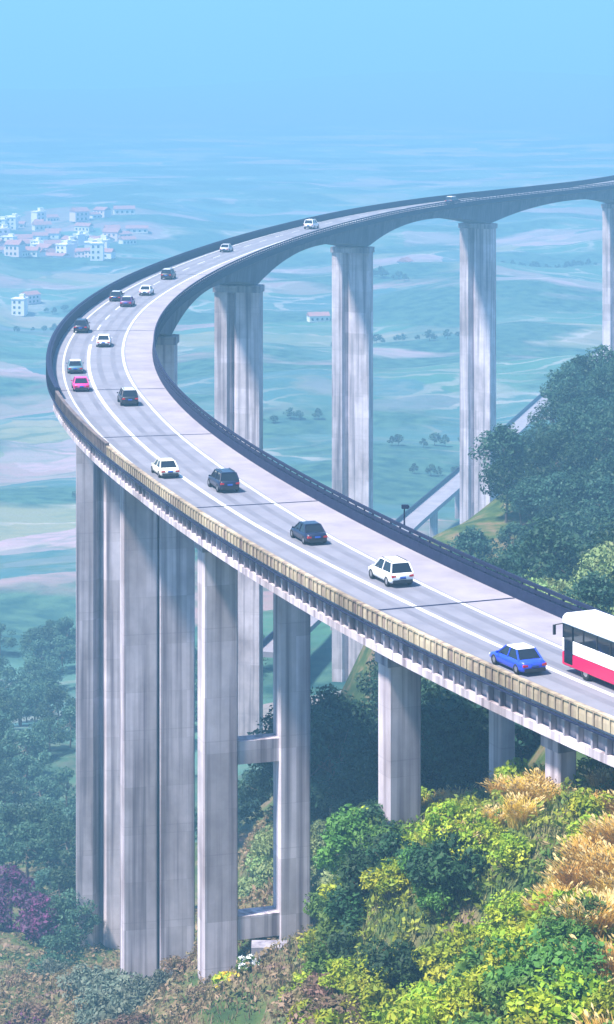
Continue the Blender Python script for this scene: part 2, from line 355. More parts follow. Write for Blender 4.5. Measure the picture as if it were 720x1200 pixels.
# twin-column bents of the approach
def bent(s, us, ws, th, ties=(), drop=2.14):
    for u, w in zip(us, ws):
        c = at(s, u); lo = min(gz(c.x + dx, c.y + dy) for dx in (-2, 2) for dy in (-2, 2)) - 1.5
        h = w/2; g = th/2
        sec = [(-h, g-.12), (-h+.12, g), (h-.12, g), (h, g-.12), (h, -g+.12), (h-.12, -g), (-h+.12, -g), (-h, -g+.12)]
        sec = [(u + a_, b_) for a_, b_ in sec]
        p = MB().loft(loc_rings(s, sec, lo, DECK - drop - 1.25)).build('pier', M['pier'], via)
        if u == us[0]:
            capu = (us[0]-ws[0]/2-.15, us[-1]+ws[-1]/2+.15) if len(us) > 1 else (u-w/2-1.2, u+w/2+1.2)
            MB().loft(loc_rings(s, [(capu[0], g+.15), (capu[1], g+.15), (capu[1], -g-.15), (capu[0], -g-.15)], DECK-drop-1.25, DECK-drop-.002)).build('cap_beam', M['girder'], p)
            for zt, hh, tt in ties:
                u0, u1 = us[0]+ws[0]/2+.002, us[1]-ws[1]/2-.002
                MB().loft(loc_rings(s, [(u0, tt), (u1, tt), (u1, -tt), (u0, -tt)], zt-hh, zt)).build('tie_beam', M['pier'], p)
bent(137, (-1.65, 1.98), (3.4, 3.5), 2.0)
bent(98, (-3.15, 3.25), (2.95, 2.7), 2.0, ties=[(CAMZ-57.2, 1.9, .8), (CAMZ-71.6, 1.9, .9)])
bent(57, (-3.45, 4.2), (2.4, 1.15), 1.9)
bent(34.5, (-3.9, 3.4), (1.25, 1.25), 1.7)
bent(8, (-3.3, 3.3), (2.3, 2.2), 1.9); bent(-22, (-3.3, 3.3), (2.3, 2.2), 1.9)

# road and its painted lines
rd = MB(); SS = stations(S0, S1, 3)
def strip(mb, a, b, d, u0, u1, z):
    ss = stations(a, b, d); f0 = u0 if callable(u0) else (lambda s: u0); f1 = u1 if callable(u1) else (lambda s: u1)
    return mb.add([p for s in ss for p in (at(s, f0(s), z), at(s, f1(s), z))], [(2*i, 2*i+1, 2*i+3, 2*i+2) for i in range(len(ss)-1)])
strip(rd, S0, S1, 3, -5.7, 5.69, .004)
road = rd.build('road', M['asphalt']); tag(road, 'grey motorway carriageway curving along the viaduct deck', 'road', kind='structure')
LR = lambda s: float(np.interp(s, [0, 56, 80, 120, 160, 210, 260, 760], [1.6, 1.6, 1.6, 2.3, 2.6, 2.0, 1.5, 1.5]))
LL = lambda s: float(np.interp(s, [0, 60, 90, 112, 150, 200, 240, 270, 760], [-1.7, -1.8, -2.4, -2.3, -2.0, -2.1, -2.4, -2.4, -2.4]))
strip(MB(), S0, S1, 3, lambda s: LR(s)+.3, 5.68, .008).build('shoulder', M['shoulder'], road)
strip(MB(), S0, S1, 3, lambda s: LR(s)-.15, lambda s: LR(s)+.15, .012).build('lane_line', M['paint'], road)
strip(MB(), S0, 215, 3, lambda s: LL(s)-.19, lambda s: LL(s)+.19, .012).build('lane_line', M['paint'], road)
for f_ in (.16, .46):
    for off in (-.85, .85):
        strip(MB(), S0, S1, 3, lambda s: -3.75 + off - .3, lambda s: -3.75 + off + .3, .008 if f_ < .3 else .0085).build('tyre_track', M['worn'], road) if f_ < .3 else strip(MB(), S0, S1, 3, lambda s: (LL(s)+LR(s))/2 + off - .3, lambda s: (LL(s)+LR(s))/2 + off + .3, .008).build('tyre_track', M['worn'], road)
for sj in (18, 58, 98.5, 137.5, 172, 231, 316, 404, 492, 514, 580):
    strip(MB(), sj - .16, sj + .16, .3, -5.65, 5.65, .016).build('expansion_joint', M['dark_steel'], road)
dl = MB(); s = 219.0
while s < S1 - 8:
    strip(dl, s, s + 6, 2, lambda q: LL(q)-.09, lambda q: LL(q)+.09, .012); s += 13
dl.build('lane_line', M['paint'], road)
strip(MB(), S0, S1, 3, -5.2, -5.0, .012).build('lane_line', M['paint'], road)

# little marker post and camera on the inner parapet
q = at(78.5, 5.95, 1.3); mp_ = thing('camera_post', 'short dark camera post standing on the inner parapet of the viaduct', 'post', q)
MB().cyl((0,0,0), (0,0,1.5), .07, .05).build('pole', M['dark_steel'], mp_)
MB().box((.05,-.1,1.6), (.55,.3,.3)).box((.35,-.1,1.6), (.08,.18,.18)).build('camera_housing', M['dark_steel'], mp_, bevel=.03)

# ------------------------------------------------------------------ vehicles
CM = {k: mat('car_paint_' + k, c, 0.35, coat=.25, spec=.4) for k, c in dict(white=(.78,.78,.76), cream=(.75,.72,.58), navy=(.006,.010,.035), black=(.012,.013,.02),
      blue=(.02,.06,.62), magenta=(.55,.03,.22), plum=(.09,.03,.13), silver=(.42,.43,.46), teal=(.08,.16,.19), red=(.55,.008,.075)).items()}
M['glass'] = mat('car_glass', (.012,.016,.025), 0.08)
M['tyre'] = mat('tyre_rubber', (.015,.015,.016), .9); M['rim'] = mat('alloy_rim', (.5,.5,.52), .35, metal=.9)
M['trim'] = mat('black_plastic', (.02,.02,.024), .7); M['lamp_red'] = mat('tail_lamp_lens', (.5,.01,.01), .2); M['lamp_clear'] = mat('headlamp_lens', (.7,.72,.75), .1)
M['plate'] = mat('blank_plate', (.03,.10,.45), .5); M['white_panel'] = mat('white_coach_paint', (.8,.8,.79), .35, coat=.4)

def wheel(parent, x, y, r, w):
    sg = 1 if x > 0 else -1
    t_ = MB(); n = 20; prof = [(r*.62, -w/2), (r*.94, -w/2), (r, -w*.36), (r, w*.36), (r*.94, w/2), (r*.62, w/2)]
    t_.loft([[Vector((x + b, y + a*math.cos(2*math.pi*i/n), r + a*math.sin(2*math.pi*i/n))) for i in range(n)] for a, b in prof], cap=False)
    wo = t_.build('wheel', M['tyre'], parent, smooth=True)
    rm = MB().cyl((x - w*.30, y, r), (x + sg*w*.38, y, r), r*.63, r*.60, 16)
    for k in range(5):
        an = k*2*math.pi/5; rm.box((x + sg*w*.40, y + math.cos(an)*r*.33, r + math.sin(an)*r*.33), (.02, .07, .07))
    rm.build('rim', M['rim'], wo)
def ring(y, hw, z0, z1, k=.14):
    """rounded car cross section"""
    return [Vector((sx*a, y, z)) for sx, a, z in ((-1,hw*.90,z0),(1,hw*.90,z0),(1,hw*.98,z0+(z1-z0)*.18),(1,hw,z0+(z1-z0)*.55),(1,hw*.965,z1-k*.6),(1,hw*.84,z1),(-1,hw*.84,z1),(-1,hw*.965,z1-k*.6),(-1,hw,z0+(z1-z0)*.55),(-1,hw*.98,z0+(z1-z0)*.18))]
def car(label, kind, paint, s, u, flip=False, roofm=None, scale=1.0):
    p = at(s, u, .012); r_ = thing('car', label, 'car', p, -head(s) + (math.pi if flip else 0), 'cars driving on the viaduct'); pm = CM[paint]
    r_.scale = (scale,)*3
    suv = kind == 'suv'
    L_ = 4.55 if suv else 4.45; hw = .93 if suv else .89; zb = 1.02 if suv else .86; zr = 1.72 if suv else 1.45; z0 = .30 if suv else .22; wr = .36 if suv else .32
    h = L_/2
    tail = zb + (.04 if suv else .02)
    st = [(-h, hw*.80, z0+.18, tail-.16), (-h+.12, hw*.93, z0+.04, tail-.04), (-h+.5, hw, z0, tail), (-.6, hw, z0, zb+.02), (.75, hw, z0, zb), (1.3, hw*.99, z0, zb-.07), (h-.45, hw*.96, z0, zb-.17), (h-.1, hw*.86, z0+.04, zb-.28), (h, hw*.72, z0+.14, zb-.42)]
    MB().loft([ring(*k) for k in st]).build('body', pm, r_, smooth=True, bevel=0)
    # greenhouse: glass all round, painted roof and pillars
    yb0, yb1 = (-h+.10, 1.0) if suv else (-h+.55, 1.05); yt0, yt1 = (-h+.45, .25) if suv else (-h+1.15, .2)
    def rect3(y0, y1, w, z): return [Vector((-w, y0, z)), Vector((w, y0, z)), Vector((w, y1, z)), Vector((-w, y1, z))]
    B = rect3(yb0, yb1, hw*.90, zb-.05); T = rect3(yt0, yt1, hw*.70, zr-.07)
    MB().loft([B, T]).build('window_glass', M['glass'], r_)
    roof = MB().loft([rect3(yt0-.05, yt1+.06, hw*.725, zr-.075), rect3(yt0+.02, yt1-.05, hw*.67, zr)]); roof.build('roof', CM[roofm] if roofm else pm, r_, bevel=.03)
    pil = MB()
    def bar(a, b, w=.06): pil.cyl(a, b, w, w, 6)
    for sx in (-1, 1):
        for fy in ((0, 0), (1, 1), (.52, .56)):
            pb = Vector((sx*hw*.905, yb0 + (yb1-yb0)*fy[0], zb-.05)); pt_ = Vector((sx*hw*.705, yt0 + (yt1-yt0)*fy[1], zr-.06)); bar(pb, pt_, .055)
    pil.build('window_frame', pm, r_)
    for x in (-1, 1):
        for y in (-h+.82, h-.88): wheel(r_, x*(hw-.09), y, wr, .21)
        MB().box((x*hw*.72, -h+.05, tail-.25), (.34,.14,.16)).build('tail_light', M['lamp_red'], r_, bevel=.02)
        MB().box((x*hw*.64, h-.09, zb-.40), (.36,.14,.14)).build('headlight', M['lamp_clear'], r_, bevel=.02)
        MB().box((x*(hw+.08), .78, zb+.06), (.17,.10,.13)).build('mirror', pm, r_, bevel=.02)
    MB().box((0,-h-.01,z0+.13),(hw*1.62,.12,.24)).box((0,-h-.005,z0+.32),(hw*.6,.05,.07)).build('bumper', M['trim'], r_, bevel=.03)
    MB().box((0,h-.03,z0+.10),(hw*1.45,.10,.20)).build('bumper', M['trim'], r_, bevel=.03)
    MB().box((0,-h-.05,z0+.42),(.44,.03,.13)).build('number_plate', M['plate'], r_)
    if suv:
        rr = MB()
        for x in (-1,1): rr.cyl((x*hw*.6,yt0+.1,zr+.05),(x*hw*.6,yt1-.1,zr+.05),.025,n=6)
        rr.build('roof_rail', M['trim'], r_)
    return r_
car('white four-wheel drive with dark rear bumper driving ahead of the blue car', 'suv', 'white', 66.2, -.15)
car('navy saloon in the inner lane between the white four-wheel drive and a tall navy one', 'sedan', 'navy', 82.5, -.45)
car('tall navy four-wheel drive in the inner lane, second dark vehicle up the near bend', 'suv', 'navy', 106.5, -.35)
car('bright blue saloon hard against the outer parapet beside the coach', 'sedan', 'blue', 40.3, -3.5, roofm='white')
car('cream white saloon in the outer lane where the lane line meets the parapet side', 'sedan', 'cream', 115, -3.5)
car('black car with a pale roof in the inner lane at the start of the bend', 'suv', 'black', 160.5, .45, roofm='silver')
car('magenta saloon in the outer lane on the bend', 'sedan', 'magenta', 172.5, -3.7)
car('dark teal car with white roof right ahead of the magenta one', 'sedan', 'teal', 188, -3.75, roofm='white')
car('small white saloon alone in the inner lane on the tightest part of the bend', 'sedan', 'white', 214, -.5)
car('dark blue four-wheel drive in the outer lane beyond the bend apex', 'suv', 'navy', 230, -4.3)
car('plum dark car in the inner lane beside a white one past the bend', 'sedan', 'plum', 264, -1.4, roofm='silver')
car('white car half a length ahead of the plum one past the bend', 'sedan', 'white', 281, -.9)
car('black car close along the outer parapet past the bend', 'sedan', 'black', 272, -5.0 + .9, roofm='silver')
car('dark grey car on its own climbing out of the bend', 'suv', 'black', 308, -1.9, roofm='silver')
car('silver car on the far stretch before the first tall haunch', 'sedan', 'silver', 364, -3.2)
car('white van-like car on the far stretch above the third tall pier', 'suv', 'white', 426, -1.4, scale=1.15)
car('dark car with pale roof far off over the rightmost full pier', 'suv', 'navy', 517, 1.6, roofm='white', scale=1.1)

def coach(s, u):
    r_ = thing('coach', 'white coach with red skirt and dark windows at the near end of the viaduct', 'bus', at(s, u, .012), -head(s))
    L_, hw, H_ = 11.4, 1.25, 3.55; h = L_/2; c = .18
    def sec(z0, z1, e=0, f=0): return [[Vector((sx*(hw+e), sy*(h+f), z)) for sx, sy in ((-1,-1),(1,-1),(1,1),(-1,1))] for z in (z0, z1)]
    MB().loft(sec(.42, 1.25, .012, .012)).build('skirt', CM['red'], r_, bevel=.06)
    MB().loft(sec(1.252, 2.05)).build('body', M['white_panel'], r_, bevel=.03)
    MB().loft(sec(2.052, 2.92, -.03, -.02)).build('window_band', M['glass'], r_)
    MB().loft([sec(2.922, 3.3)[0], sec(0, 3.3)[1], [Vector((v.x*.88, v.y*.985, H_)) for v in sec(0, 1)[0]]]).build('roof', M['white_panel'], r_, bevel=.06)
    MB().box((0,-1.5,H_+.11),(1.7,2.6,.22)).build('roof_unit', M['white_panel'], r_, bevel=.05)
    MB().box((0,h+.02,2.1),(2.3,.06,1.55)).build('windscreen', M['glass'], r_, bevel=.02)
    MB().box((-hw-.012,h-.75,1.75),(.05,.95,2.3)).build('door', M['glass'], r_, bevel=.02)
    pl = MB()
    for y in (-4.2,-2.7,-1.2,.3,1.8,3.3): pl.box((-hw+.012,y,2.485),(.05,.07,.86)).box((hw-.012,y,2.485),(.05,.07,.86))
    pl.build('window_post', M['trim'], r_)
    for x in (-1,1):
        for y in (-h+2.9, h-2.6): wheel(r_, x*(hw-.14), y, .5, .30)
        MB().box((x*.98,-h-.02,1.05),(.30,.08,.42)).build('tail_light', M['lamp_red'], r_, bevel=.02)
        MB().box((x*.9,h+.02,.85),(.42,.08,.24)).build('headlight', M['lamp_clear'], r_, bevel=.02)
        MB().cyl((x*(hw-.1),h-.02,2.9),(x*(hw+.25),h+.42,2.75),.035).box((x*(hw+.28),h+.44,2.45),(.16,.12,.6)).build('mirror', M['trim'], r_)
    MB().box((0,-h-.03,.6),(2.4,.10,.28)).build('bumper', M['trim'], r_, bevel=.03)
    MB().box((0,-h-.012,2.45),(2.0,.05,.75)).build('rear_window', M['glass'], r_, bevel=.02)
coach(32.8, -.1)

# ------------------------------------------------------------------ valley road with its low guard wall
vr = [(-8,550),(8,614),(28,696),(46,764),(92,951),(170,1250),(230,1450)]
vt = np.linspace(0, len(vr)-1, 60); vx = np.interp(vt, range(len(vr)), [a for a,_ in vr]); vy = np.interp(vt, range(len(vr)), [b for _,b in vr])
def vz(i): return CAMZ - 130 + (i/59)*3
v = MB(); wv = MB()
rings = []; wr_ = []
for i in range(60):
    j0, j1 = max(0,i-1), min(59,i+1); d = Vector((vx[j1]-vx[j0], vy[j1]-vy[j0], 0)).normalized(); n = Vector((d.y,-d.x,0)); c = Vector((vx[i],vy[i],vz(i)))
    rings.append([c - n*3, c + n*3, c + n*3 + Vector((0,0,-1.2)), c - n*3 + Vector((0,0,-1.2))]); wr_.append([c - n*3.02, c - n*2.7, c - n*2.7 + Vector((0,0,1.2)), c - n*3.02 + Vector((0,0,1.2))])
v.loft(rings); vro = v.build('valley_road', M['shoulder']); tag(vro, 'pale elevated side road running up the valley', 'road', kind='structure')
wv.loft(wr_); tag(wv.build('guard_wall', M['dark_steel']), 'long dark guard wall along the pale side road in the valley', 'wall')
pp = MB()
for k in range(4, 60, 5):
    zt = vz(k) - 1.2; zg = min(gz(vx[k], vy[k]), zt - 1) - 1; pp.box((vx[k], vy[k], (zt+zg)/2), (2.2, 2.2, zt-zg))
pp.build('trestle', M['pier'], vro)

# ------------------------------------------------------------------ far town
HM = [mat('house_wall_%s' % k, c, .8) for k, c in (('white',(.78,.74,.76)),('rose',(.72,.55,.56)),('cream',(.74,.68,.58)))]
RM = mat('tile_roof', (.38,.16,.13), .8, (.28,.14,.13), .5)
M['pane'] = mat('window_pane', (.03,.04,.05), .15)
def house(w, d, h, m, pitched):
    r_ = thing('house', 'small pale house of the faint town on the distant valley floor', 'house', group='houses of the distant town')
    MB().box((0,0,h/2),(w,d,h)).build('wall', m, r_)
    if pitched: MB().loft([[Vector((-w/2-.4,-d/2-.5,h)),Vector((w/2+.4,-d/2-.5,h)),Vector((w/2+.4,d/2+.5,h)),Vector((-w/2-.4,d/2+.5,h))],[Vector((-w/2-.4,-.1,h+d*.3)),Vector((w/2+.4,-.1,h+d*.3)),Vector((w/2+.4,.1,h+d*.3)),Vector((-w/2-.4,.1,h+d*.3))]]).build('roof', RM, r_)
    else: MB().box((0,0,h+.25),(w+.6,d+.6,.5)).box((w*.2,0,h+1.6),(3,3,2.2)).build('roof', m, r_)
    for k in range(int(h//3)):
        for x in np.arange(-w/2+1.8, w/2-1, 3.2): MB().box((x,-d/2-.02,3*k+1.7),(1.4,.1,1.4)).build('window', M['pane'], r_)
    return r_
hv = [house(9,7,4,HM[0],True), house(11,8,6.5,HM[1],True), house(8,7,9.3,HM[0],False), house(13,7,3.6,HM[2],True)]
for k in range(86):
    o = hv[k] if k < 4 else copy_tree(hv[k % 4])
    if k < 82: y = 1620 + 420*rng.random(); x = (-375 + 165*rng.random()**1.2 + 12*rng.normal())*y/3000
    else: y = 1350 + 900*rng.random(); x = (-380 + 700*rng.random())*y/3000
    o.location = (x, y, gz(x, y) - .3); o.rotation_euler = (0, 0, rng.normal()*.9); o.scale = (.8+.5*rng.random(), .8+.4*rng.random(), .75+.5*rng.random())

# ------------------------------------------------------------------ vegetation
def leaf_mesh(name, centers, radii, per, size, material, flat=.75, up=.35, aspect=1.8, seed=0):
    g = np.random.default_rng(seed); V = []; n = 0
    for c, r in zip(centers, radii):
        k = max(4, int(per)); d = g.normal(size=(k,3)); d /= np.linalg.norm(d, axis=1)[:,None]
        rad = r*(0.55 + .5*g.random((k,1))**.6); p = c + d*rad*np.array([1,1,flat])
        nrm = d*.55 + g.normal(size=(k,3))*.55 + np.array([0,0,up]); nrm /= np.linalg.norm(nrm, axis=1)[:,None]
        t1 = np.cross(nrm, g.normal(size=(k,3))); t1 /= np.linalg.norm(t1, axis=1)[:,None]; t2 = np.cross(nrm, t1)
        sz = size*(.45 + 1.2*g.random((k,1))**1.8); a = t1*sz*aspect/2; b = t2*sz/2
        V.append(np.stack([p-a, p-b*.9, p+a, p+b*.9], 1).reshape(-1,3))
    V = np.concatenate(V); q = np.arange(len(V)).reshape(-1,4)
    me = bpy.data.meshes.new(name); me.from_pydata(V.tolist(), [], q.tolist()); me.materials.append(material); return me
def foliage_mat(name, a, b, rand=.3, sc=.9): return mat(name, a, .6, b, sc, detail=3, rand=rand, spec=.25, transl=.25, lo=.38, hi=.62)
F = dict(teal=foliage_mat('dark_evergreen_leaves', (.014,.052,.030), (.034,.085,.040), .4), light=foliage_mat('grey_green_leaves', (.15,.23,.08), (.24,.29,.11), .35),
         mid=foliage_mat('mid_green_leaves', (.05,.12,.02), (.11,.20,.03)), valley=foliage_mat('blue_green_leaves', (.025,.075,.045), (.06,.12,.06), .45), lime=foliage_mat('lime_leaves', (.18,.26,.012), (.38,.37,.025)),
         dark=foliage_mat('dark_shrub_leaves', (.012,.045,.016), (.035,.085,.025)), gold=foliage_mat('dry_golden_grass', (.50,.30,.04), (.62,.42,.09), .2),
         olive=foliage_mat('olive_scrub', (.13,.11,.045), (.26,.16,.11)), purple=foliage_mat('purple_bracts', (.13,.025,.11), (.06,.03,.07)),
         grey=foliage_mat('grey_green_scrub', (.10,.14,.10), (.16,.17,.12)), yellow=foliage_mat('yellow_blossom', (.75,.5,.02), (.8,.6,.05), .1), white=foliage_mat('white_blossom', (.8,.8,.78), (.7,.7,.7), .1))
M['bark'] = mat('bark', (.10,.075,.055), .9, (.17,.13,.10), 3)
def tree(name, label, cat, group, fm, hgt, rad, seed, clumps=38, per=110, leaf=.30, trunk_h=.35):
    g = np.random.default_rng(seed); r_ = thing(name, label, cat, group=group)
    t_ = MB(); top = Vector((g.normal()*.3, g.normal()*.3, hgt*.72)); mid = Vector((g.normal()*.25, g.normal()*.25, hgt*.38))
    t_.cyl((0,0,-1), mid, hgt*.028, hgt*.02, 7); t_.cyl(mid, top, hgt*.02, hgt*.007, 6)
    cs, rs = [], []
    for k in range(clumps):
        z = trunk_h + (1-trunk_h)*g.random()**.85; prof = math.sin(math.pi*min(1,(z-trunk_h*.75)/(1-trunk_h*.75))**.8)**.6
        an = g.random()*6.28; rr = rad*prof*(.35+.65*g.random()**.5)
        c = np.array([rr*math.cos(an), rr*math.sin(an), hgt*z*.93]); cs.append(c); rs.append(rad*(.24+.2*g.random()))
        if k % 3 == 0: t_.cyl(mid.lerp(top, g.random()*.8), Vector(c), hgt*.009, hgt*.003, 5)
    t_.build('trunk', M['bark'], r_)
    link(bpy.data.objects.new('crown', leaf_mesh('crown', cs, rs, per, leaf, fm, seed=seed+100)), r_)
    return r_
def shrub(name, label, group, fm, hgt, rad, seed, clumps=22, per=110, leaf=.2, second=None, cat='shrub'):
    g = np.random.default_rng(seed); r_ = thing(name, label, cat, group=group)
    cs, rs = [], []; st = MB()
    for k in range(clumps):
        an = g.random()*6.28; rr = rad*g.random()**.5*.85; z = hgt*(.25+.6*g.random())*(1-.45*(rr/rad)**2)
        c = np.array([rr*math.cos(an), rr*math.sin(an), z]); cs.append(c); rs.append(rad*(.22+.22*g.random())); st.cyl((c[0]*.2,c[1]*.2,-.4), Vector(c), .04, .015, 5)
    st.build('stem', M['bark'], r_)
    link(bpy.data.objects.new('foliage', leaf_mesh('foliage', cs, rs, per, leaf, fm, seed=seed+50)), r_)
    if second: link(bpy.data.objects.new('blossom', leaf_mesh('blossom', [c+np.array([0,0,.15]) for c in cs], rs, 16, leaf*.9, second, seed=seed+70)), r_)
    return r_
def grass_clump(name, label, group, fm, hgt, seed, n=900, spread=1.7, cat='grass clump'):
    g = np.random.default_rng(seed); r_ = thing(name, label, cat, group=group); V = []; Fc = []
    PV = []; PF = []
    for k in range(n):
        an = g.random()*6.28; b = np.array([math.cos(an), math.sin(an), 0])*spread*.5*g.random()**.5; h = hgt*(.55+.5*g.random()); ln = (.25+.5*g.random())*h*.7
        dirv = np.array([math.cos(an+g.normal()*1.0), math.sin(an+g.normal()*1.0), 0]); sd = np.array([-dirv[1], dirv[0], 0])*(.016+.014*g.random())
        q = [b + dirv*ln*t*t + np.array([0,0,h*(t - .22*t**3) - .15]) for t in (0,.4,.75,1)]; i0 = len(V)
        for j, wgt in enumerate((1,.9,.6,.1)): V += [q[j]-sd*wgt, q[j]+sd*wgt]
        Fc += [(i0+2*j, i0+2*j+1, i0+2*j+3, i0+2*j+2) for j in range(3)]
        if k % 9 == 0:
            tp = q[3] + np.array([0,0,.1]); dd = (q[3]-q[2])*.5
            for m_ in range(3):
                o_ = g.normal(size=3)*.05; s2 = np.cross(dd, g.normal(size=3)); s2 = s2/np.linalg.norm(s2)*.04; i1 = len(PV); PV += [tp+o_-s2, tp+o_+dd*.6, tp+o_+s2, tp+o_-dd]; PF.append((i1,i1+1,i1+2,i1+3))
    n0 = len(V); nf = len(Fc); me = bpy.data.meshes.new('blades'); me.from_pydata([tuple(p) for p in V + PV], [], Fc + [tuple(i + n0 for i in f) for f in PF])
    me.materials.append(fm); me.materials.append(M['plume']); me.polygons.foreach_set('material_index', [0]*nf + [1]*len(PF)); link(bpy.data.objects.new('blades', me), r_)
    return r_
M['plume'] = mat('pale_plume', (.46,.33,.12), .9, (.54,.40,.17), 1)

class Kind:
    def __init__(k, protos): k.p = protos; k.n = 0
    def put(k, x, y, sc=1.0, dz=0.0):
        i = k.n; k.n += 1
        o = k.p[i] if i < len(k.p) else copy_tree(k.p[i % len(k.p)])
        o.location = (x, y, gz(x, y) + dz); o.rotation_euler = (0, 0, rng.random()*6.28); s_ = sc*(.8+.45*rng.random()); o.scale = (s_*(.9+.25*rng.random()), s_*(.9+.25*rng.random()), s_)
        return o
def px(x, y, z): return 360 + 3000*x/y, 55 + 3000*(CAMZ - z)/y
def near_deck(x, y, r): 
    d = np.hypot(_x - x, _y - y); j = int(d.argmin()); return d[j] < r, (x-_x[j])*math.cos(_a[j]) - (y-_y[j])*math.sin(_a[j])

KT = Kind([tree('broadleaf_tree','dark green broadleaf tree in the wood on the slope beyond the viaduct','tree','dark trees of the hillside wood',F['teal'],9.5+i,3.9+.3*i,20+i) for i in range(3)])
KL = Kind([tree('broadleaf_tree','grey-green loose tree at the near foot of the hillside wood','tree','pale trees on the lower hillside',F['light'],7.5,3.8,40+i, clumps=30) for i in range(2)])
KM = Kind([tree('valley_tree','green tree on the hazy lower slope beside the tallest piers','tree','trees on the valley slope',F['valley'],9,4.2,60+i, clumps=30, per=90, leaf=.32) for i in range(2)])
cand = 0
while KT.n + KL.n < 290 and cand < 6000:
    cand += 1
    y = 205 + 330*rng.random()**1.3; x = -9 + 88*rng.random()
    z = gz(x, y); p_, q_ = px(x, y, z)
    nd, uu = near_deck(x, y, 11.5)
    if p_ > 745 or z < 40: continue
    edge = np.interp(y, [200,215,235,260,300,320,360,420,520], [5,0,-7,-6,6,13,25,38,53])
    if x < edge: continue
    if nd and uu > -9:            # only low growth under the deck, paler leaves making up for its shade
        hmax = DECK - 7 - z
        if hmax < 3.5: continue
        (KL if rng.random() < .6 else KT).put(x, y, min(.62, hmax/13)); continue
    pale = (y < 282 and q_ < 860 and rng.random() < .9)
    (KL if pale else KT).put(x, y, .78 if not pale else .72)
cand = 0
while KM.n < 150 and cand < 5000:
    cand += 1
    y = 265 + 330*rng.random(); x = (-395 + 330*rng.random())*y/3000; z = gz(x, y)
    nd, uu = near_deck(x, y, 9)
    if nd: continue
    if x > (-262)*y/3000 and y < 340: continue
    if y < 322 and x < (-262)*y/3000: continue
    KM.put(x, y, .75)
for pxx, y in ((62,300),(70,312),(84,322),(58,330),(76,286),(66,268),(88,300),(80,345)):
    x_ = (pxx-360)*y/3000; KM.put(x_, y, .62 if y > 262 else .4)
# far valley: copses as dots of trees
KF = Kind([tree('valley_tree','small tree in one of the rows between the far valley fields','tree','trees among the far fields',F['valley'],9,4.6,80+i, clumps=18, per=30, leaf=.8) for i in range(2)])
for k in range(11):
    y0 = 800 + 1000*rng.random(); x0 = (-370 + 720*rng.random())*y0/3000; an = rng.normal()*.35
    for m_ in range(int(7 + 8*rng.random())):
        d = m_*5.5 + 4*rng.random(); x = x0 + math.cos(an)*d; y = y0 + math.sin(an)*d + 4*rng.normal()
        if near_deck(x, y, 14)[0]: continue
        KF.put(x, y, .28 + .3*rng.random())

# foreground slope
gL = 'lime-green shrub on the sunny foreground slope'
K = dict(
 lime=Kind([shrub('lime_shrub',gL,'lime shrubs of the foreground slope',F['lime'],1.7,1.5,200+i, leaf=.13) for i in range(3)]),
 dark=Kind([shrub('evergreen_shrub','dark green shrub in the hollow of the foreground slope','dark shrubs of the foreground slope',F['dark'],1.9,1.6,220+i, leaf=.15) for i in range(2)]),
 mid=Kind([shrub('leafy_shrub','mid-green leafy shrub on the foreground slope','mid-green shrubs of the foreground slope',F['mid'],1.6,1.4,240+i, leaf=.13) for i in range(2)]),
 olive=Kind([shrub('scrub_bush','dry olive-brown scrub bush below the near piers','scrub bushes at the lower left',F['olive'],1.3,1.6,260+i, leaf=.13) for i in range(2)]),
 grey=Kind([shrub('grey_bush','grey-green bush at the foot of the tall leftmost pier','grey bushes at the pier feet',F['grey'],2.6,2.0,280+i, leaf=.16) for i in range(2)]),
 gold=Kind([grass_clump('grass_clump','golden dry silver-grass clump on the crest at the right','golden grass clumps on the crest',F['gold'],1.7,300+i) for i in range(3)]))
cand = 0; tot = 0
while tot < 380 and cand < 20000:
    cand += 1
    y = 98 + 90*rng.random(); x = -14 + 48*rng.random(); z = gz(x, y); p_, q_ = px(x, y, z + 1)
    if p_ < 365 or p_ > 790 or q_ > 1300 or q_ < 900: continue
    nd, uu = near_deck(x, y, 9)
    line = (q_ - 1200)/(1000-1200)*(665-490)+490
    r = rng.random()
    if p_ > 622 and q_ < 1070: kind = 'gold' if r < .9 else 'lime'
    elif p_ > 690: kind = 'gold' if r < .45 else ('mid' if r < .7 else 'lime')
    elif 545 < p_ and q_ < 990 and r < .5: kind = 'gold'
    elif 485 < p_ and q_ < 985 and r < .55: kind = 'gold'
    elif 490 < p_ and q_ < 1000: kind = 'lime' if r < .8 else 'mid'
    elif p_ < 490 and q_ < 1110: kind = 'dark' if r < .35 else ('mid' if r < .8 else 'lime')
    elif abs(p_ - line) < 70: kind = 'lime' if r < .75 else 'mid'
    elif 480 < p_ < 570 and q_ < 1060: kind = 'dark' if r < .6 else 'mid'
    elif p_ < line and q_ < 1130: kind = 'mid' if r < .5 else 'dark'
    elif p_ > line: kind = 'mid' if r < .4 else ('lime' if r < .85 else 'gold')
    else: kind = 'olive' if r < .4 else 'lime'
    if K[kind].n >= 140: continue
    K[kind].put(x, y, .9 if (y > 138 and kind == 'gold') else 1.12); tot += 1
cand = 0; n_ = 0
while n_ < 80 and cand < 9000:
    cand += 1
    y = 175 + 110*rng.random(); x = (-385 + 380*rng.random())*y/3000; z = gz(x, y); p_, q_ = px(x, y, z + 1)
    if q_ < 1040 or q_ > 1260 or p_ > 350 or (p_ > 240 and q_ < 1165): continue
    r = rng.random()
    if p_ < 190 and q_ < 1110 and p_ > 85: kind = 'grey'
    elif p_ < 85 and q_ < 1110: kind = 'dark'
    else: kind = 'olive' if r < .8 else ('grey' if r < .87 else 'mid')
    K[kind].put(x, y, .85); n_ += 1
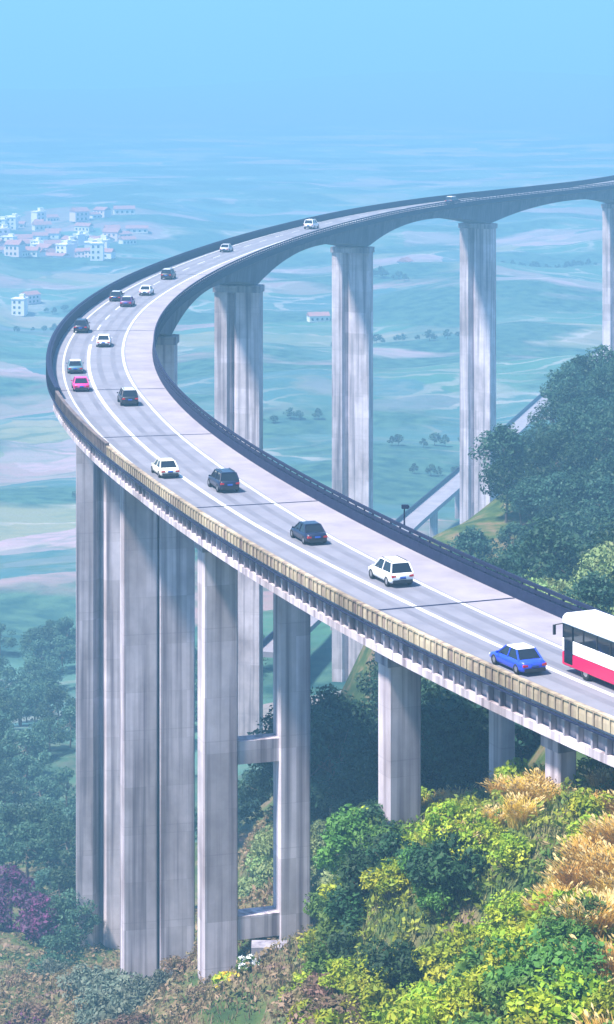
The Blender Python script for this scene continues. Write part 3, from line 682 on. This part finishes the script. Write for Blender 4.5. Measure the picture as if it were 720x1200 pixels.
# big dark tree in front of the inner column, purple and flowering bushes
def on(pxx, y): x = (pxx-360)*y/3000; return x, y, gz(x, y)
for lab, pxx, y, hh, rr, sd in (('large dense dark green tree left of the lime slope, before the piers', 452, 163, 9.2, 3.1, 501), ('lower dark green tree leaning out beside the twin-column pier', 412, 172, 5.2, 2.0, 502), ('round dark green tree at the upper edge of the hollow', 492, 158, 5.6, 2.3, 503)):
    o = tree('broadleaf_tree', lab, 'tree', None, F['dark'] if sd == 501 else F['mid'], hh, rr, sd, clumps=46, per=150, leaf=.17, trunk_h=.15); o.location = on(pxx, y)
for lab, pxx, y, hh, rr, sd in (('purple-red leaved small tree at the far left edge', 12, 305, 7.5, 3.3, 611), ('lower purple-red bush-like tree, the one nearer the tall leftmost pier', 48, 300, 5.0, 2.6, 612)):
    o = tree('purple_tree', lab, 'tree', None, F['purple'], hh, rr, sd, clumps=40, per=110, leaf=.26, trunk_h=.1); o.location = on(pxx, y)
for lab, pxx, y, m1, m2, hh, rr in (('purple flowering bush at the far left edge', 18, 272, F['dark'], F['purple'], 3.2, 2.6), ('second purple bush lower down by the left edge', 30, 236, F['olive'], F['purple'], 1.6, 2.4),
    ('bush with yellow flowers beside the lower tie beam', 287, 196, F['mid'], F['yellow'], 1.5, 1.0), ('yellow flowering bush at the bottom below the piers', 268, 186, F['lime'], F['yellow'], 1.3, 1.0),
    ('white flowering bush between the pier feet', 262, 200, F['mid'], F['white'], 1.4, .7), ('white flowering bush at the bottom edge', 291, 184, F['mid'], F['white'], 1.2, .8), ('reddish bush low on the foreground slope', 395, 152, F['mid'], F['purple'], 1.5, 1.3)):
    o = shrub('flowering_bush', lab, None, m1, hh, rr, int(pxx), second=m2, leaf=.22); o.location = on(pxx, y)

for k, (pxx, y) in enumerate(((92,268),(108,244),(124,240),(142,238),(158,236),(172,236),(134,231),(112,234),(80,262),(196,226))):
    x_, y_, z_ = on(pxx, y); K['grey'].put(x_, y_, 1.25 if k < 7 else .9)
fr = thing('concrete_frame', 'low concrete frame of two stub columns and a crossbeam below the tie beams', 'frame', on(330, 189))
zb_ = CAMZ - (1105-55)*189/3000 - on(330, 189)[2]
for nm, a_, b_ in (('column', 306, 322), ('column', 355, 376)):
    x0, x1 = (a_-330)*189/3000, (b_-330)*189/3000; MB().box(((x0+x1)/2, 0, (zb_-4)/2 - .01), (x1-x0, 1.1, zb_+4)).build(nm, M['pier'], fr)
MB().box(((325-330)*189/3000, -.2, zb_ - .8), (60*189/3000, 1.6, 1.6)).build('crossbeam', M['girder'], fr)

# short rough grass over the near slopes, far too many blades to count
def turf(n, fm, name, label, region, seed, h=.55):
    g = np.random.default_rng(seed); y = region[2] + (region[3]-region[2])*g.random(n); x = (region[0] + (region[1]-region[0])*g.random(n) - 360)*y/3000
    z = np.concatenate([ground_rel(x[i:i+5000], y[i:i+5000]) for i in range(0, n, 5000)]) + CAMZ; b = np.stack([x, y, z-.05], 1)
    an = g.random(n)*6.28; hh = h*(.5+g.random(n)); d = np.stack([np.cos(an), np.sin(an), 0*an], 1); sd = np.stack([-np.sin(an), np.cos(an), 0*an], 1)*.05
    tip = b + d*(hh*.5)[:,None] + np.array([0,0,1])*hh[:,None]
    V = np.stack([b-sd, b+sd, tip], 1).reshape(-1,3)
    me = bpy.data.meshes.new(name); me.from_pydata(V.tolist(), [], np.arange(n*3).reshape(-1,3).tolist()); me.materials.append(fm)
    tag(link(bpy.data.objects.new(name, me)), label, 'grass', kind='stuff')
M['turf'] = mat('rough_grass', (.06,.12,.02), .7, (.30,.24,.08), .35, detail=5, transl=.2)
turf(60000, M['turf'], 'grass', 'rough green and dry grass covering the foreground slope', (340, 800, 96, 190), 5)
turf(30000, F['olive'], 'grass', 'dry olive grass on the ground below the piers', (-40, 380, 175, 290), 6)

def undergrowth(n, fm, name, label, region, seed, size):
    g = np.random.default_rng(seed); y = region[2] + (region[3]-region[2])*g.random(n); x = (region[0] + (region[1]-region[0])*g.random(n) - 360)*y/3000
    z = np.concatenate([ground_rel(x[i:i+5000], y[i:i+5000]) for i in range(0, n, 5000)]) + CAMZ
    lump = .25 + .45*(.5+.5*np.sin(x*1.9+y*.7)*np.sin(y*1.3-x*.6))
    c = np.stack([x, y, z + g.random(n)*lump*1.6], 1)
    me = leaf_mesh(name, c, np.full(n, .25), 4, size, fm, seed=seed); tag(link(bpy.data.objects.new(name, me)), label, 'undergrowth', kind='stuff')
F['cover'] = foliage_mat('mixed_undergrowth', (.06,.13,.018), (.28,.30,.035), 0, .28)
undergrowth(14000, F['cover'], 'undergrowth', 'mixed green and straw undergrowth matting the foreground slope', (360, 800, 96, 190), 8, .2)
undergrowth(11000, F['olive'], 'undergrowth', 'olive-brown undergrowth at the lower left below the piers', (-40, 370, 178, 300), 9, .24)
